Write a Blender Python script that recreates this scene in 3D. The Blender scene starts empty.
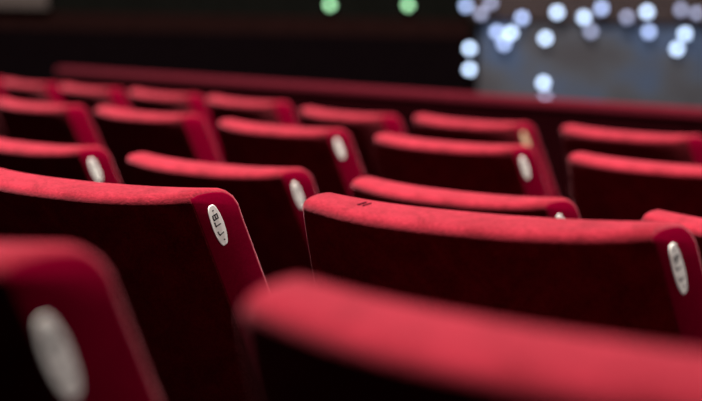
import bpy, bmesh, math
from mathutils import Vector, Matrix

S = bpy.context.scene
COL = S.collection
ZC = 1.177                      # camera height over the front tier floor (m)

# ------------------------------------------------------------ materials
def nodes(name):
    m = bpy.data.materials.new(name); m.use_nodes = True
    nt = m.node_tree; b = nt.nodes['Principled BSDF']
    return m, nt, b

def mat_plain(name, col, rough=.6, metal=0, spec=.5, emit=None, es=0):
    m, nt, b = nodes(name)
    n = nt.nodes.new('ShaderNodeTexNoise'); n.inputs['Scale'].default_value = 14; n.inputs['Detail'].default_value = 4
    tc = nt.nodes.new('ShaderNodeTexCoord'); nt.links.new(tc.outputs['Object'], n.inputs['Vector'])
    r = nt.nodes.new('ShaderNodeValToRGB')
    r.color_ramp.elements[0].position = .3; r.color_ramp.elements[1].position = .7
    r.color_ramp.elements[0].color = (*[c * .85 for c in col], 1); r.color_ramp.elements[1].color = (*[min(1, c * 1.12) for c in col], 1)
    nt.links.new(n.outputs['Fac'], r.inputs['Fac']); nt.links.new(r.outputs['Color'], b.inputs['Base Color'])
    b.inputs['Roughness'].default_value = rough; b.inputs['Metallic'].default_value = metal
    b.inputs['Specular IOR Level'].default_value = spec
    if emit:
        b.inputs['Emission Color'].default_value = (*emit, 1); b.inputs['Emission Strength'].default_value = es
    return m

def mat_velvet(name, c0, c1, sheen=.30, tint=(1, .36, .42), bump=.6):
    m, nt, b = nodes(name); L = nt.links.new
    tc = nt.nodes.new('ShaderNodeTexCoord')
    fine = nt.nodes.new('ShaderNodeTexNoise'); fine.inputs['Scale'].default_value = 280; fine.inputs['Detail'].default_value = 3
    fine.inputs['Roughness'].default_value = .7
    nap = nt.nodes.new('ShaderNodeTexNoise'); nap.inputs['Scale'].default_value = 26; nap.inputs['Detail'].default_value = 5
    nap.inputs['Distortion'].default_value = .8
    for n in (fine, nap): L(tc.outputs['Object'], n.inputs['Vector'])
    ramp = nt.nodes.new('ShaderNodeValToRGB')
    ramp.color_ramp.elements[0].position = .36; ramp.color_ramp.elements[0].color = (*c0, 1)
    ramp.color_ramp.elements[1].position = .66; ramp.color_ramp.elements[1].color = (*c1, 1)
    mix = nt.nodes.new('ShaderNodeMath'); mix.operation = 'MULTIPLY_ADD'; mix.inputs[1].default_value = .55
    L(fine.outputs['Fac'], mix.inputs[0])
    sc = nt.nodes.new('ShaderNodeMath'); sc.operation = 'MULTIPLY'; sc.inputs[1].default_value = .45
    L(nap.outputs['Fac'], sc.inputs[0]); L(sc.outputs[0], mix.inputs[2])
    L(mix.outputs[0], ramp.inputs['Fac']); L(ramp.outputs['Color'], b.inputs['Base Color'])
    b.inputs['Roughness'].default_value = .9; b.inputs['Specular IOR Level'].default_value = .08
    b.inputs['Sheen Weight'].default_value = sheen; b.inputs['Sheen Roughness'].default_value = .45
    b.inputs['Sheen Tint'].default_value = (*tint, 1)
    bp = nt.nodes.new('ShaderNodeBump'); bp.inputs['Strength'].default_value = bump; bp.inputs['Distance'].default_value = .0025
    L(mix.outputs[0], bp.inputs['Height']); L(bp.outputs['Normal'], b.inputs['Normal'])
    return m

VELVET = mat_velvet('red_velvet', (.105, .0025, .007), (.255, .0130, .026))
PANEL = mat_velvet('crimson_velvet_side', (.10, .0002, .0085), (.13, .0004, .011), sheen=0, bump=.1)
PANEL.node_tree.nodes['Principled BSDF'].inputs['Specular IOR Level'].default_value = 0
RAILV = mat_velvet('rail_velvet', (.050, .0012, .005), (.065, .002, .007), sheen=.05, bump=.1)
PLATE = mat_plain('ivory_plate', (.86, .85, .77), .8, spec=.15)
WARM_LIT = mat_plain('warm_lit_plate', (.68, .50, .30), .8, spec=.15)  # ivory plate with warm tungsten light painted into its colour
INK = mat_plain('black_ink', (.012, .012, .014), .6)
IRON = mat_plain('dark_iron', (.02, .018, .018), .5, .6)
WOOD = mat_plain('dark_wood', (.035, .014, .008), .4)
SHELL = mat_plain('dark_seat_shell', (.015, .008, .008), .6)
CARPET = mat_plain('dark_carpet', (.006, .0008, .0014), 1, spec=0)
BLACKP = mat_plain('black_paint', (.012, .009, .010), .8, spec=.2)
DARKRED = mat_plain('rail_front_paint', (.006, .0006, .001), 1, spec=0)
SLIT = mat_plain('dark_slit', (.05, .002, .008), .95, spec=.05)

# ------------------------------------------------------------ helpers
def link(name, bm, mat, parent=None, smooth=False, loc=None):
    bmesh.ops.recalc_face_normals(bm, faces=bm.faces)
    me = bpy.data.meshes.new(name); bm.to_mesh(me); bm.free()
    me.materials.append(mat)
    if smooth:
        for p in me.polygons: p.use_smooth = True
    o = bpy.data.objects.new(name, me); COL.objects.link(o)
    if parent: o.parent = parent
    if loc: o.location = loc
    return o

def box(bm, x0, x1, y0, y1, z0, z1, bev=0, M=None):
    r = bmesh.ops.create_cube(bm, size=1)
    vs = r['verts']
    for v in vs:
        v.co = Vector(((x0 + x1) / 2 + v.co.x * (x1 - x0), (y0 + y1) / 2 + v.co.y * (y1 - y0), (z0 + z1) / 2 + v.co.z * (z1 - z0)))
    if bev:
        es = list({e for v in vs for e in v.link_edges})
        r2 = bmesh.ops.bevel(bm, geom=es, offset=bev, segments=3, profile=.5, affect='EDGES')
        vs = list({v for f in r2['faces'] for v in f.verts} | {v for v in vs if v.is_valid})
    if M:
        for v in vs: v.co = M @ v.co
    return vs

def tag(o, label=None, cat=None, group=None, kind=None):
    if label: o['label'] = label
    if cat: o['category'] = cat
    if group: o['group'] = group
    if kind: o['kind'] = kind
    return o

# ------------------------------------------------------------ theatre seat
H = .92                         # ridge of the backrest above the tier floor
REC = .42                       # recline: metres forward per metre down
TAPER = .13
BOT = .56                       # length of the backrest below its ridge
HW = .2105                       # half width along the front ridge
BOW = .028

# closed side profile: (y, z) relative to the ridge; front points, top, rear points
LV = [.56, .46, .36, .27, .19, .13, .085, .055, .034]
def front(d):  return (REC * d, -d)
def rear(d):   return (REC * d - .071, -d)
PROF = [front(d) for d in LV] + [(.0095, -.018), (.0035, -.008), (-.005, -.0022), (-.014, -.0003), (-.023, -.0007), (-.032, -.0018),
        (-.043, -.0038), (-.053, -.0063), (-.0600, -.0095), (-.0637, -.0140), (-.0623, -.0207)] + [rear(d) for d in reversed(LV)]
NP = len(PROF)

def hw_at(y, z):
    d = -z
    base = HW + TAPER * min(d, .30) - .05 * min(max(d - .34, 0), .2)
    depth = REC * d - y                     # distance behind the front face
    base -= max(0, depth) / .071 * .013     # rear edge narrower than the front
    if d < .03: base -= (.03 - d) ** 2 * 7  # softly rounded shoulder
    return base

def inset(prof, r, crisp=.35):
    out = []
    n = len(prof)
    for i, p in enumerate(prof):
        a, b = prof[i - 1], prof[(i + 1) % n]
        if i == 0: a = (prof[0][0] + REC * .1, prof[0][1] - .1)
        if i == n - 1: b = (prof[-1][0] + REC * .1, prof[-1][1] - .1)
        tx, tz = b[0] - a[0], b[1] - a[1]
        l = math.hypot(tx, tz) or 1
        k = crisp if i > n - len(LV) - 3 else 1    # crisper edge down the rear
        out.append((p[0] - tz / l * r * k, p[1] + tx / l * r * k))
    return out

def shape(y, z, s):
    """profile point (y,z) at station s in [-1,1] -> local 3D point of the bowed, tapered backrest"""
    w = hw_at(y, z)
    k = 1 - abs(s) ** 2.4
    top = max(0, 1 + z / .12)
    rearness = min(1, max(0, (REC * -z - y) / .06))
    lift = .0085 * rearness * abs(s) ** 3 * top
    zz = z - (.002 + .002 * rearness) * (1 - s * s) * top + lift
    y -= REC * lift
    return Vector((w * s, y - BOW * k * (1 - .35 * min(1, -z / .5)), zz + H))

def backrest_mesh():
    bm = bmesh.new()
    st = [(-1 + 2 * i / 22) for i in range(23)]
    st[0], st[-1] = -.985, .985
    R = .005

    # ends: station s=-.975 is the start of the straight part; ring list of (s, inset, x shift)
    loops = []
    def loop(s, ins, dx):
        pr = inset(PROF, ins, 1 if s < 0 else .35) if ins else PROF
        vs = []
        for y, z in pr:
            v = shape(y, z, s); v.x += dx
            vs.append(bm.verts.new(v))
        loops.append(vs)
    E = [(R * (1 - math.cos(t)), R * math.sin(t)) for t in [math.radians(q) for q in (90, 62, 35, 12)]]
    for ins, dx in E: loop(-.985, ins, -dx)
    for s in st[1:-1]: loop(s, 0, 0)
    for ins, dx in reversed(E): loop(.985, ins, dx)
    for A, B in zip(loops, loops[1:]):
        for i in range(NP - 1):
            bm.faces.new((A[i], A[i + 1], B[i + 1], B[i]))
        bm.faces.new((A[-1], A[0], B[0], B[-1]))
    for Lp in (loops[0], loops[-1]):
        c = bmesh.ops.triangulate(bm, faces=[bm.faces.new(Lp)])
    return bm

def panel_mesh(sg):
    """velvet side panel let into the rounded edge"""
    bm = bmesh.new()
    loops = []
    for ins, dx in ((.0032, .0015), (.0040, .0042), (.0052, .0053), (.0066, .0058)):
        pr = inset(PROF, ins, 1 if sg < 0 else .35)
        loops.append([bm.verts.new(shape(y, z, sg * .985) + Vector((sg * dx, 0, 0))) for y, z in pr])
    for A, B in zip(loops, loops[1:]):
        for i in range(NP):
            j = (i + 1) % NP
            bm.faces.new((A[i], A[j], B[j], B[i]))
    # strips between front and rear
    Lp = loops[-1]
    for i in range(len(LV)):
        j = NP - 1 - i
        if i + 1 < len(LV): bm.faces.new((Lp[i], Lp[i + 1], Lp[j - 1], Lp[j]))
    a = len(LV) - 1; b = NP - len(LV)
    bm.faces.new(Lp[a:b + 1])
    return bm

def plate_frame(sg=1):
    """matrix putting a plate on the side panel; local x = across (to the rear), y = up the panel, z = outward"""
    dc = .052; yc = REC * dc - .055
    def P(d, back):
        y = REC * d - back
        v = shape(y, -d, sg * .985); v.x += sg * .0058
        return v
    o = P(.0445, .045)
    up = (P(.022, .042) - P(.067, .042)).normalized()
    ac = (P(.05, .058) - P(.05, .026))
    n = up.cross(ac).normalized()
    if n.x * sg < 0: n = -n
    ac = up.cross(n).normalized()
    if ac.y > 0: ac = -ac
    M = Matrix((ac, up, n)).transposed().to_4x4(); M.translation = o + n * .0004
    return M

def plate_mesh(M):
    bm = bmesh.new()
    hl, hwid = .0262, .0092
    pts = []
    N = 12
    for q in range(4):           # long rounded lozenge: bulging sides, narrower rounded ends
        pass
    out = []
    for i in range(48):
        t = 2 * math.pi * i / 48
        c, s = math.cos(t), math.sin(t)
        x = hwid * math.copysign(abs(c) ** .42, c); y = hl * math.copysign(abs(s) ** .50, s)
        x *= 1 - .40 * (abs(y) / hl) ** 2
        out.append((x, y))
    lo = [bm.verts.new(M @ Vector((x, y, -.0012))) for x, y in out]
    mi = [bm.verts.new(M @ Vector((x, y, .0003))) for x, y in out]
    hi = [bm.verts.new(M @ Vector((x * .95, y * .97, .0006))) for x, y in out]
    for A, B in ((lo, mi), (mi, hi)):
        for i in range(48): bm.faces.new((A[i], A[(i + 1) % 48], B[(i + 1) % 48], B[i]))
    bm.faces.new(hi); bm.faces.new(lo[::-1])
    return bm

def stroke(bm, M, pts, w=.0011):
    for (x0, y0), (x1, y1) in zip(pts, pts[1:]):
        a, b = Vector((x0, y0)), Vector((x1, y1)); d = (b - a).normalized() * w * .5; n = Vector((-d.y, d.x))
        q = [a - d + n, b + d + n, b + d - n, a - d - n]
        lo = [bm.verts.new(M @ Vector((p.x, p.y, .0002))) for p in q]; hi = [bm.verts.new(M @ Vector((p.x, p.y, .0010))) for p in q]
        bm.faces.new(hi); bm.faces.new(lo[::-1])
        for i in range(4): bm.faces.new((lo[i], lo[(i + 1) % 4], hi[(i + 1) % 4], hi[i]))

# marks as they stand on the plate (v up the plate, u to the front of the seat)
def dot(u, v): return [[(u - .0003, v), (u + .0003, v)]]
def tick(v, k=0): return [[(-.0040, v + .0040), (-.0038 + k, v - .0006), (.0034, v - .0006 + k)]]
def marks_mesh(M, digit):
    bm = bmesh.new()
    st = []
    st += dot(0, .0195)
    v = .0108; h = .0028; w = .0034
    if digit == 8:
        st += [[(-w, v + h), (-w, v - h), (w, v - h), (w, v + h), (-w, v + h)], [(0, v + h), (0, v - h)]]
    else:
        st += [[(-w, v + h), (-w, v - h), (0, v - h), (0, v + h), (-w, v + h)], [(0, v + h), (w, v + h), (w, v - h * .7)]]
    st += tick(.0008) + tick(-.0112, .0008)
    st += dot(.001, -.0195)
    for p in st:
        stroke(bm, M, [(-x, y) for x, y in p], .0015)   # local x of the plate runs to the rear
    return bm

def seat_cushion_mesh():
    bm = bmesh.new()
    # tipped-up seat pan standing in front of the backrest foot
    Mx = Matrix.Translation((0, .40, .40)) @ Matrix.Rotation(math.radians(12), 4, 'X')
    box(bm, -.225, .225, -.05, .05, -.19, .20, .03, Mx)
    return bm

def armrest_mesh(sx):
    bm = bmesh.new(); box(bm, sx - .013, sx + .013, .17, .46, .595, .625, .010); return bm
def standard_mesh(sx):
    bm = bmesh.new(); box(bm, sx - .010, sx + .010, .18, .40, .03, .597, .006)
    box(bm, sx - .014, sx + .014, .14, .44, 0, .03, .004)
    return bm
def crossbar_mesh():
    bm = bmesh.new(); box(bm, -.236, .272, .255, .295, .325, .365, .004); return bm

MESH = {}
def mesh_of(key, fn, mat, smooth):
    if key not in MESH:
        bm = fn(); bmesh.ops.recalc_face_normals(bm, faces=bm.faces)
        me = bpy.data.meshes.new(key); bm.to_mesh(me); bm.free(); me.materials.append(mat)
        if smooth:
            for p in me.polygons: p.use_smooth = True
        MESH[key] = me
    return MESH[key]

def part(name, key, fn, mat, parent, smooth=False, label=None):
    o = bpy.data.objects.new(name, mesh_of(key, fn, mat, smooth)); COL.objects.link(o); o.parent = parent
    if label: o['label'] = label
    return o

PM = plate_frame(1)
def make_seat(x, y, z, heading, label, group, digit=None, first=False, slit=False, low=0, warm_lit=False):
    r = bpy.data.objects.new('theatre_seat', None); COL.objects.link(r)
    r.location = (x + .005 * math.cos(math.radians(heading)), y - .005 * math.sin(math.radians(heading)), ZC + z - H); r.rotation_euler = (0, 0, -math.radians(heading))
    tag(r, label, 'seat', group)
    part('backrest', 'backrest', backrest_mesh, VELVET, r, True)
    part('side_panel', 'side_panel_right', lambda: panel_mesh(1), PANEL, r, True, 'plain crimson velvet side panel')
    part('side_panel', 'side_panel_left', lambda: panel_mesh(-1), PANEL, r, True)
    if digit:
        p = part('number_plate', 'number_plate', lambda: plate_mesh(PM), PLATE, r, False, 'small ivory oval seat number plate')
        p.location = (PM.to_3x3() @ Vector((1.0, -1, 0))) * low
        if warm_lit:
            p.data = p.data.copy(); p.data.materials[0] = WARM_LIT; p['label'] = 'small oval seat number plate, warm light painted in yellowish'
        part('printed_number', 'printed_number_%d' % digit, lambda: marks_mesh(PM, digit), INK, p)
    part('seat_cushion', 'seat_cushion', seat_cushion_mesh, SHELL, r, True)
    part('crossbar', 'crossbar', crossbar_mesh, IRON, r)
    for sx in ((.279, -.279) if first else (.279,)):
        part('armrest', 'armrest_%d' % (sx > 0), lambda: armrest_mesh(sx), WOOD, r, True)
        part('seat_standard', 'seat_standard_%d' % (sx > 0), lambda: standard_mesh(sx), IRON, r)
    if slit:
        def sm():
            bm = bmesh.new()
            for k in (0, 1):
                a = shape(-.042, -.0036, -.665 + .036 * k) + Vector((0, 0, .0012)); b = shape(-.030, -.0015, -.65 + .038 * k) + Vector((0, 0, .0012))
                d = (b - a); n = Vector((-d.y, d.x, 0)).normalized() * (.0014 if k == 0 else .0007)
                q = [a + n, b + n, b - n, a - n]
                lo = [bm.verts.new(p - Vector((0, 0, .002))) for p in q]; hi = [bm.verts.new(p) for p in q]
                bm.faces.new(hi); bm.faces.new(lo[::-1])
                for i in range(4): bm.faces.new((lo[i], lo[(i + 1) % 4], hi[(i + 1) % 4], hi[i]))
            return bm
        part('fabric_slit', 'fabric_slit', sm, SLIT, r, False, 'two short dark slits in the velvet top')
    return r

SEATS = [
 ('E', -1, -1.7342, 6.8540, -0.2660, 51.0), ('E', 0, -1.3969, 6.3958, -0.2665, 50.3), ('E', 1, -1.0543, 5.9609, -0.2630, 50.2),
 ('E', 2, -0.6940, 5.5232, -0.2590, 49.23), ('E', 3, -0.3495, 5.0888, -0.2564, 49.91), ('E', 4, 0.0042, 4.6416, -0.2665, 49.6),
 ('E', 5, 0.3620, 4.2223, -0.2570, 47.4), ('E', 6, 0.7445, 3.8086, -0.2530, 47.16),
 ('D', 0, -0.9503, 4.5042, -0.2526, 45.98), ('D', 1, -0.5615, 4.1110, -0.2488, 44.89), ('D', 2, -0.1650, 3.7044, -0.2518, 43.73),
 ('D', 3, 0.2397, 3.3121, -0.2522, 42.79), ('D', 4, 0.6380, 2.9198, -0.2552, 43.29),
 ('C', 0, -0.6662, 3.1109, -0.2542, 40.93), ('C', 1, -0.2445, 2.7404, -0.2548, 38.42), ('C', 2, 0.1896, 2.4023, -0.2595, 41.54),
 ('C', 3, 0.6140, 2.0097, -0.2588, 39.89),
 ('B', 0, -0.3175, 1.8369, -0.1965, 34.53), ('B', 1, 0.1530, 1.4747, -0.1845, 35.29),
 ('A', 0, -0.3262, 0.9202, -0.1245, 30.67), ('A', 1, 0.1455, 0.6689, -0.1334, 33.10),
]
LABEL = {
 ('A', 0): 'strongly blurred red seat in the lower left corner, large blurred plate on its side',
 ('A', 1): 'nearest blurred red velvet seat, its broad back running off the lower right corner',
 ('B', 0): 'red velvet seat at left, its sharp plate just above the lower left blurred seat',
 ('B', 1): 'sharp red velvet seat at centre right with two small dark slits in its top',
 ('C', 0): 'third-row red seat cut by the left edge, its pale plate above the sharp left seat',
 ('C', 1): 'red seat in the third row whose whole top shows left of the sharp slit-topped seat',
 ('C', 2): 'red seat whose top shows directly above the sharp slit-topped seat, plate almost hidden',
 ('C', 3): 'red seat at the right edge, small lit top corner showing beyond the sharp seat',
 ('D', 0): 'fourth-row red seat cut by the left edge, leftmost in its row',
 ('D', 1): 'fourth-row red seat without a visible plate, second from the left in its row',
 ('D', 2): 'fourth-row red seat with a white plate, above the sharp slit-topped seat\'s left corner',
 ('D', 3): 'fourth-row red seat whose white plate stands just below a yellowish plate',
 ('D', 4): 'fourth-row red seat running off the right edge, no plate in view',
 ('E', -1): 'sliver of a red front-row seat at the very left edge of the photo',
 ('E', 0): 'front-row red seat by the left edge, leftmost whose whole top shows',
 ('E', 1): 'front-row red seat, second whole one from the left, near the faint end of the rail',
 ('E', 2): 'front-row red seat, third whole one from the left, with a raised left corner',
 ('E', 3): 'front-row red seat, middle one of the seven whole tops in the front row',
 ('E', 4): 'front-row red seat immediately left of the one with the yellowish plate',
 ('E', 5): 'front-row red seat bearing a yellowish number plate, near the left edge of the grey backdrop',
 ('E', 6): 'front-row red seat farthest right, under the pale backdrop',
}
DIG = {('A', 0): 8, ('B', 0): 8, ('B', 1): 6, ('C', 0): 8, ('C', 1): 8, ('C', 2): 6, ('D', 2): 8, ('D', 3): 6, ('E', 5): 8}
GRP = dict(A='seats of the nearest row', B='seats of the second row', C='seats of the third row', D='seats of the fourth row', E='seats of the front row by the rail')
DROP = dict(E=.007, D=.003, C=.0045, B=0, A=.0015)
LOW = {('A', 0): .0135, ('E', 5): .006}      # how much lower a seat's plate is fixed
seen_row = set()
for row, i, x, y, z, h in SEATS:
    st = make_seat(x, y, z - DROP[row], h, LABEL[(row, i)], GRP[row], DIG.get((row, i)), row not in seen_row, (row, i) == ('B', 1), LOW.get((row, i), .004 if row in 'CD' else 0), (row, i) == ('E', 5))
    if (row, i) == ('B', 1): st.rotation_euler[1] = -.014; st.location.z += .003; st.location.x += .003; st.location.y -= .002
    seen_row.add(row)

# ------------------------------------------------------------ setting
def struct(name, bm, mat, **k):
    o = link(name, bm, mat, **k); o['kind'] = 'structure'; return o

zf = ZC - .2565 - H             # front tier floor height (0 within a few mm)
bm = bmesh.new(); box(bm, -7, 7, -4, 12.5, zf - .2, zf); struct('floor', bm, CARPET)

def tier(name, p, hdg, width, z1):
    """raised tier behind a row line: p = a point on its front edge"""
    h = math.radians(hdg); fw = Vector((math.sin(h), math.cos(h))); rt = Vector((math.cos(h), -math.sin(h)))
    bm = bmesh.new(); P = Vector(p)
    q = [P - rt * width, P + rt * width, P + rt * width - fw * 3.2, P - rt * width - fw * 3.2]
    lo = [bm.verts.new((a.x, a.y, zf)) for a in q]; hi = [bm.verts.new((a.x, a.y, z1)) for a in q]
    bm.faces.new(hi); bm.faces.new(lo[::-1])
    for i in range(4): bm.faces.new((lo[i], lo[(i + 1) % 4], hi[(i + 1) % 4], hi[i]))
    return struct(name, bm, CARPET)
def fwd(p, hdg, d):
    h = math.radians(hdg); return (p[0] + math.sin(h) * d, p[1] + math.cos(h) * d)
tier('floor_tier', fwd((.15, 1.5175), 35, .56), 35, 3.5, ZC - .195 - H)
tier('floor_tier', fwd((.15, .669), 32, .54), 32, 3.5, ZC - .135 - H)

# balcony rail: velvet-topped parapet parallel to the front row
rh = math.radians(47.52)
rdir = Vector((math.cos(rh), -math.sin(rh), 0)); rfw = Vector((math.sin(rh), math.cos(rh), 0))
P0 = Vector((1.17, 4.84, 0)); zt = ZC - .25
RM = Matrix((rdir, rfw, Vector((0, 0, 1)))).transposed().to_4x4(); RM.translation = P0
rail = bpy.data.objects.new('balcony_rail', None); COL.objects.link(rail)
rail.matrix_world = RM
tag(rail, 'long low balcony rail with a dim red velvet top beyond the front row', 'railing')
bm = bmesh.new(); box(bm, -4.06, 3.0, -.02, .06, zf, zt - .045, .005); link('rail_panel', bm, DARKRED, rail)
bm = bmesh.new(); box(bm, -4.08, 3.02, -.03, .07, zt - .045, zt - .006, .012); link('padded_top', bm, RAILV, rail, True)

YB = 10.0
def panel(x0, x1, z0, z1, y, th=.1):
    bm = bmesh.new(); box(bm, x0, x1, y, y + th, z0, z1); return bm
# dark auditorium wall beyond, opening with the lit stage backdrop at right
WALL = mat_plain('dark_wall', (.0022, .0012, .0015), 1, spec=0)
BAND = mat_plain('brown_wall_band', (.008, .003, .0027), 1, spec=0)
UPPER = mat_plain('upper_wall', (.0036, .0035, .0029), 1, spec=0)
struct('wall_back', panel(-7, 7, zf, 12, YB + .3, .2), UPPER)
struct('trim_1', panel(-7, .80, ZC - .075, ZC + .05, YB + .16, .14), BAND)
struct('trim_2', panel(-7, .86, zf, ZC - .075, YB + .14, .16), WALL)
struct('wall_left', (lambda b: (box(b, -7.2, -7, -4, 12.5, zf, 12), b)[1])(bmesh.new()), UPPER)
struct('wall_right', (lambda b: (box(b, 7, 7.2, -4, 12.5, zf, 12), b)[1])(bmesh.new()), UPPER)
struct('ceiling', (lambda b: (box(b, -7.2, 7.2, -4, 12.5, 12, 12.2), b)[1])(bmesh.new()), UPPER)

# grey-blue stage backdrop, slightly glossy; translucent haze painted in as mottling
m, nt, b = nodes('stage_backdrop'); L = nt.links.new
tc = nt.nodes.new('ShaderNodeTexCoord'); n = nt.nodes.new('ShaderNodeTexNoise'); n.inputs['Scale'].default_value = 2.2; n.inputs['Detail'].default_value = 2
L(tc.outputs['Object'], n.inputs['Vector'])
r = nt.nodes.new('ShaderNodeValToRGB'); e = r.color_ramp.elements
e[0].position = .38; e[0].color = (.032, .030, .034, 1); e[1].position = .62; e[1].color = (.030, .048, .088, 1)
x = e.new(.5); x.color = (.040, .043, .052, 1)
L(n.outputs['Fac'], r.inputs['Fac']); L(r.outputs['Color'], b.inputs['Base Color']); b.inputs['Roughness'].default_value = .5; b.inputs['Specular IOR Level'].default_value = .3
BACK = m
bd = link('stage_backdrop', panel(.86, 3.6, zf, ZC + .06, YB, .06), BACK)
tag(bd, 'large smooth blue-grey backdrop beyond the rail at upper right', 'backdrop')
PEL = mat_plain('brown_pelmet', (.032, .022, .021), .8, spec=.1)
pl = link('stage_pelmet', panel(.80, 3.6, ZC + .06, ZC + .5, YB - .04, .12), PEL)
tag(pl, 'brownish border hanging over the blue-grey backdrop behind the small lights', 'border')
bx = link('wall_box', panel(-3.0, -2.12, ZC + .07, ZC + .5, YB + .1, .2), mat_plain('tan_panel', (.030, .018, .014), .8))
tag(bx, 'dull brown panel on the far dark wall at the upper left corner', 'panel')

# small lamps
def ray_point(px, py, y):
    f = 1450.; pi = .1206; ro = .0193
    a, bq = px - 351, py - 200.5
    u = a * math.cos(ro) + bq * math.sin(ro); v = -a * math.sin(ro) + bq * math.cos(ro)
    d = Vector((u, f * math.cos(pi) - v * math.sin(pi), -f * math.sin(pi) - v * math.cos(pi)))
    d *= y / d.y
    return d + Vector((0, 0, ZC))

def glow(name, col, s):
    m, nt, b = nodes(name)
    b.inputs['Base Color'].default_value = (*col, 1); b.inputs['Emission Color'].default_value = (*col, 1); b.inputs['Emission Strength'].default_value = s
    return m
RB = .026
def bulb_mesh(mat):
    me = bpy.data.meshes.new('bulb'); bm = bmesh.new()
    bmesh.ops.create_uvsphere(bm, u_segments=20, v_segments=12, radius=RB)
    bm.to_mesh(me); bm.free(); me.materials.append(mat)
    for p in me.polygons: p.use_smooth = True
    return me
def socket_mesh():
    me = bpy.data.meshes.new('socket'); bm = bmesh.new()
    bmesh.ops.create_cone(bm, cap_ends=True, segments=16, radius1=.014, radius2=.010, depth=.05, matrix=Matrix.Translation((0, RB + .018, 0)) @ Matrix.Rotation(math.pi / 2, 4, 'X'))
    bm.to_mesh(me); bm.free(); me.materials.append(IRON); return me
SOCK = socket_mesh()
GLOW = {k: bulb_mesh(glow('bulb_glow_%s' % k, c, s)) for k, c, s in (
    ('bright', (.55, .72, 1.0), 4.3), ('medium', (.46, .60, 1.0), 2.7), ('faint', (.5, .56, .85), 1.0), ('green', (.35, .75, .40), 3.2))}
LAMPS = [
 (466, 6, 'medium', 'bluish light at the left end of the top row of lights'),
 (481, 14, 'faint', 'dim bluish light just right of the leftmost top light'),
 (469.5, 48.5, 'bright', 'upper of two bright lights stacked on the black wall left of the backdrop'),
 (469.5, 69.5, 'bright', 'lower of two bright lights stacked on the black wall left of the backdrop'),
 (491, 3, 'faint', 'faint light at the top edge, near the backdrop\'s left end'),
 (522, 18, 'medium', 'light standing alone above the cluster of three lights'),
 (497, 32, 'medium', 'left light of the cluster of three near the backdrop\'s left end'),
 (511, 33, 'bright', 'brightest, upper right light of the cluster of three'),
 (504, 44, 'medium', 'lowest light of the cluster of three'),
 (557, 12.5, 'bright', 'bright light above and right of the big violet-white one'),
 (545.5, 38.5, 'bright', 'large violet-white light right of the cluster of three'),
 (584, 17.5, 'bright', 'bright light with a dim one close below it'),
 (591, 32, 'faint', 'dim violet light close below a bright one'),
 (601.5, 8.5, 'medium', 'violet-white light near the top edge right of the bright and dim pair'),
 (627, 17.5, 'faint', 'dim light left of the brightest pair'),
 (647, 12, 'bright', 'brightest light at upper right, above a softer one'),
 (649, 32, 'medium', 'soft violet light right below the brightest upper right light'),
 (681, 10, 'faint', 'very dim light near the top edge towards the right corner'),
 (697, 13.5, 'faint', 'dim light at the right edge of the photo'),
 (685, 34, 'bright', 'upper light of the close pair at the far right'),
 (677, 49, 'bright', 'lower, larger light of the close pair at the far right'),
 (543.5, 83, 'bright', 'lone bright light low on the backdrop, just above the rail'),
 (545.5, 98, 'faint', 'faint light half sunk behind the rail under the lone bright one'),
 (330, 5, 'green', 'left one of the two dull green lights on the dark wall'),
 (408, 5, 'green', 'right one of the two dull green lights on the dark wall'),
]
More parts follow.
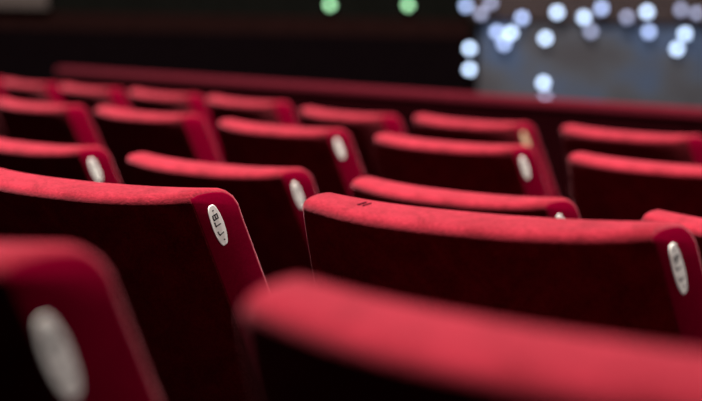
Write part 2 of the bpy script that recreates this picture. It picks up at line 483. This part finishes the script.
for px, py, k, lab in LAMPS:
    y = YB - .04 - RB - .035 if (px > 480 and k != 'green' and py < 26) else (YB - RB - .035 if px > 480 and k != 'green' else YB + (.3 if py < 12 else .14) - RB - .04)
    if 460 < px < 480: y = YB + .14 - RB - .04
    if px == 466: y = YB + .3 - RB - .04
    t = bpy.data.objects.new('small_lamp', None); COL.objects.link(t); t.location = ray_point(px, py, y)
    tag(t, lab, 'light', 'small green lights on the far wall' if k == 'green' else 'small bluish lights around the backdrop')
    o = bpy.data.objects.new('bulb', GLOW[k]); COL.objects.link(o); o.parent = t
    o = bpy.data.objects.new('socket', SOCK); COL.objects.link(o); o.parent = t

# ------------------------------------------------------------ light
def area(name, loc, target, size, power, col):
    l = bpy.data.lights.new(name, 'AREA'); l.energy = power; l.size = size; l.color = col; l.shape = 'DISK'
    o = bpy.data.objects.new(name, l); COL.objects.link(o); o.location = loc
    o.rotation_euler = (Vector(target) - Vector(loc)).to_track_quat('-Z', 'Y').to_euler()
    return o
l = bpy.data.lights.new('house_spotlight', 'SPOT'); l.energy = 29500; l.color = (1, .93, .88); l.shadow_soft_size = .25
l.spot_size = math.radians(64); l.spot_blend = 1.0
o = bpy.data.objects.new('house_spotlight', l); COL.objects.link(o); o.location = (-2.0, .2, 11.8)
o.rotation_euler = (Vector((-.6, 5.1, .9)) - o.location).to_track_quat('-Z', 'Y').to_euler()
area('side_fill', (4.5, 1.0, 3.6), (.2, 2.5, .9), 1.0, 150, (1, .90, .90))  # added unseen fill from the right, brightens side panels and plates
area('backdrop_fill', (2.4, 7.4, 4.5), (2.2, 10, 1.0), 1.0, 12, (.75, .85, 1))  # added unseen bluish fill to brighten the backdrop
w = bpy.data.worlds.new('dark_hall'); S.world = w; w.use_nodes = True
w.node_tree.nodes['Background'].inputs['Color'].default_value = (.012, .008, .010, 1); w.node_tree.nodes['Background'].inputs['Strength'].default_value = .3

# ------------------------------------------------------------ camera
cd = bpy.data.cameras.new('camera'); cam = bpy.data.objects.new('camera', cd); COL.objects.link(cam)
cd.sensor_width = 36; cd.sensor_fit = 'HORIZONTAL'; cd.lens = 1450 / 702 * 36
cam.matrix_world = Matrix.Translation((0, 0, ZC)) @ Matrix.Rotation(math.pi / 2 - .1206, 4, 'X') @ Matrix.Rotation(.0193, 4, 'Z')
cd.dof.use_dof = True; cd.dof.focus_distance = 1.68; cd.dof.aperture_fstop = 3.2; cd.clip_start = .02
S.camera = cam
S.view_settings.view_transform = 'Standard'; S.view_settings.look = 'None'; S.view_settings.exposure = 0; S.view_settings.gamma = 1
S.view_settings.use_curve_mapping = False
S.cycles.use_denoising = True
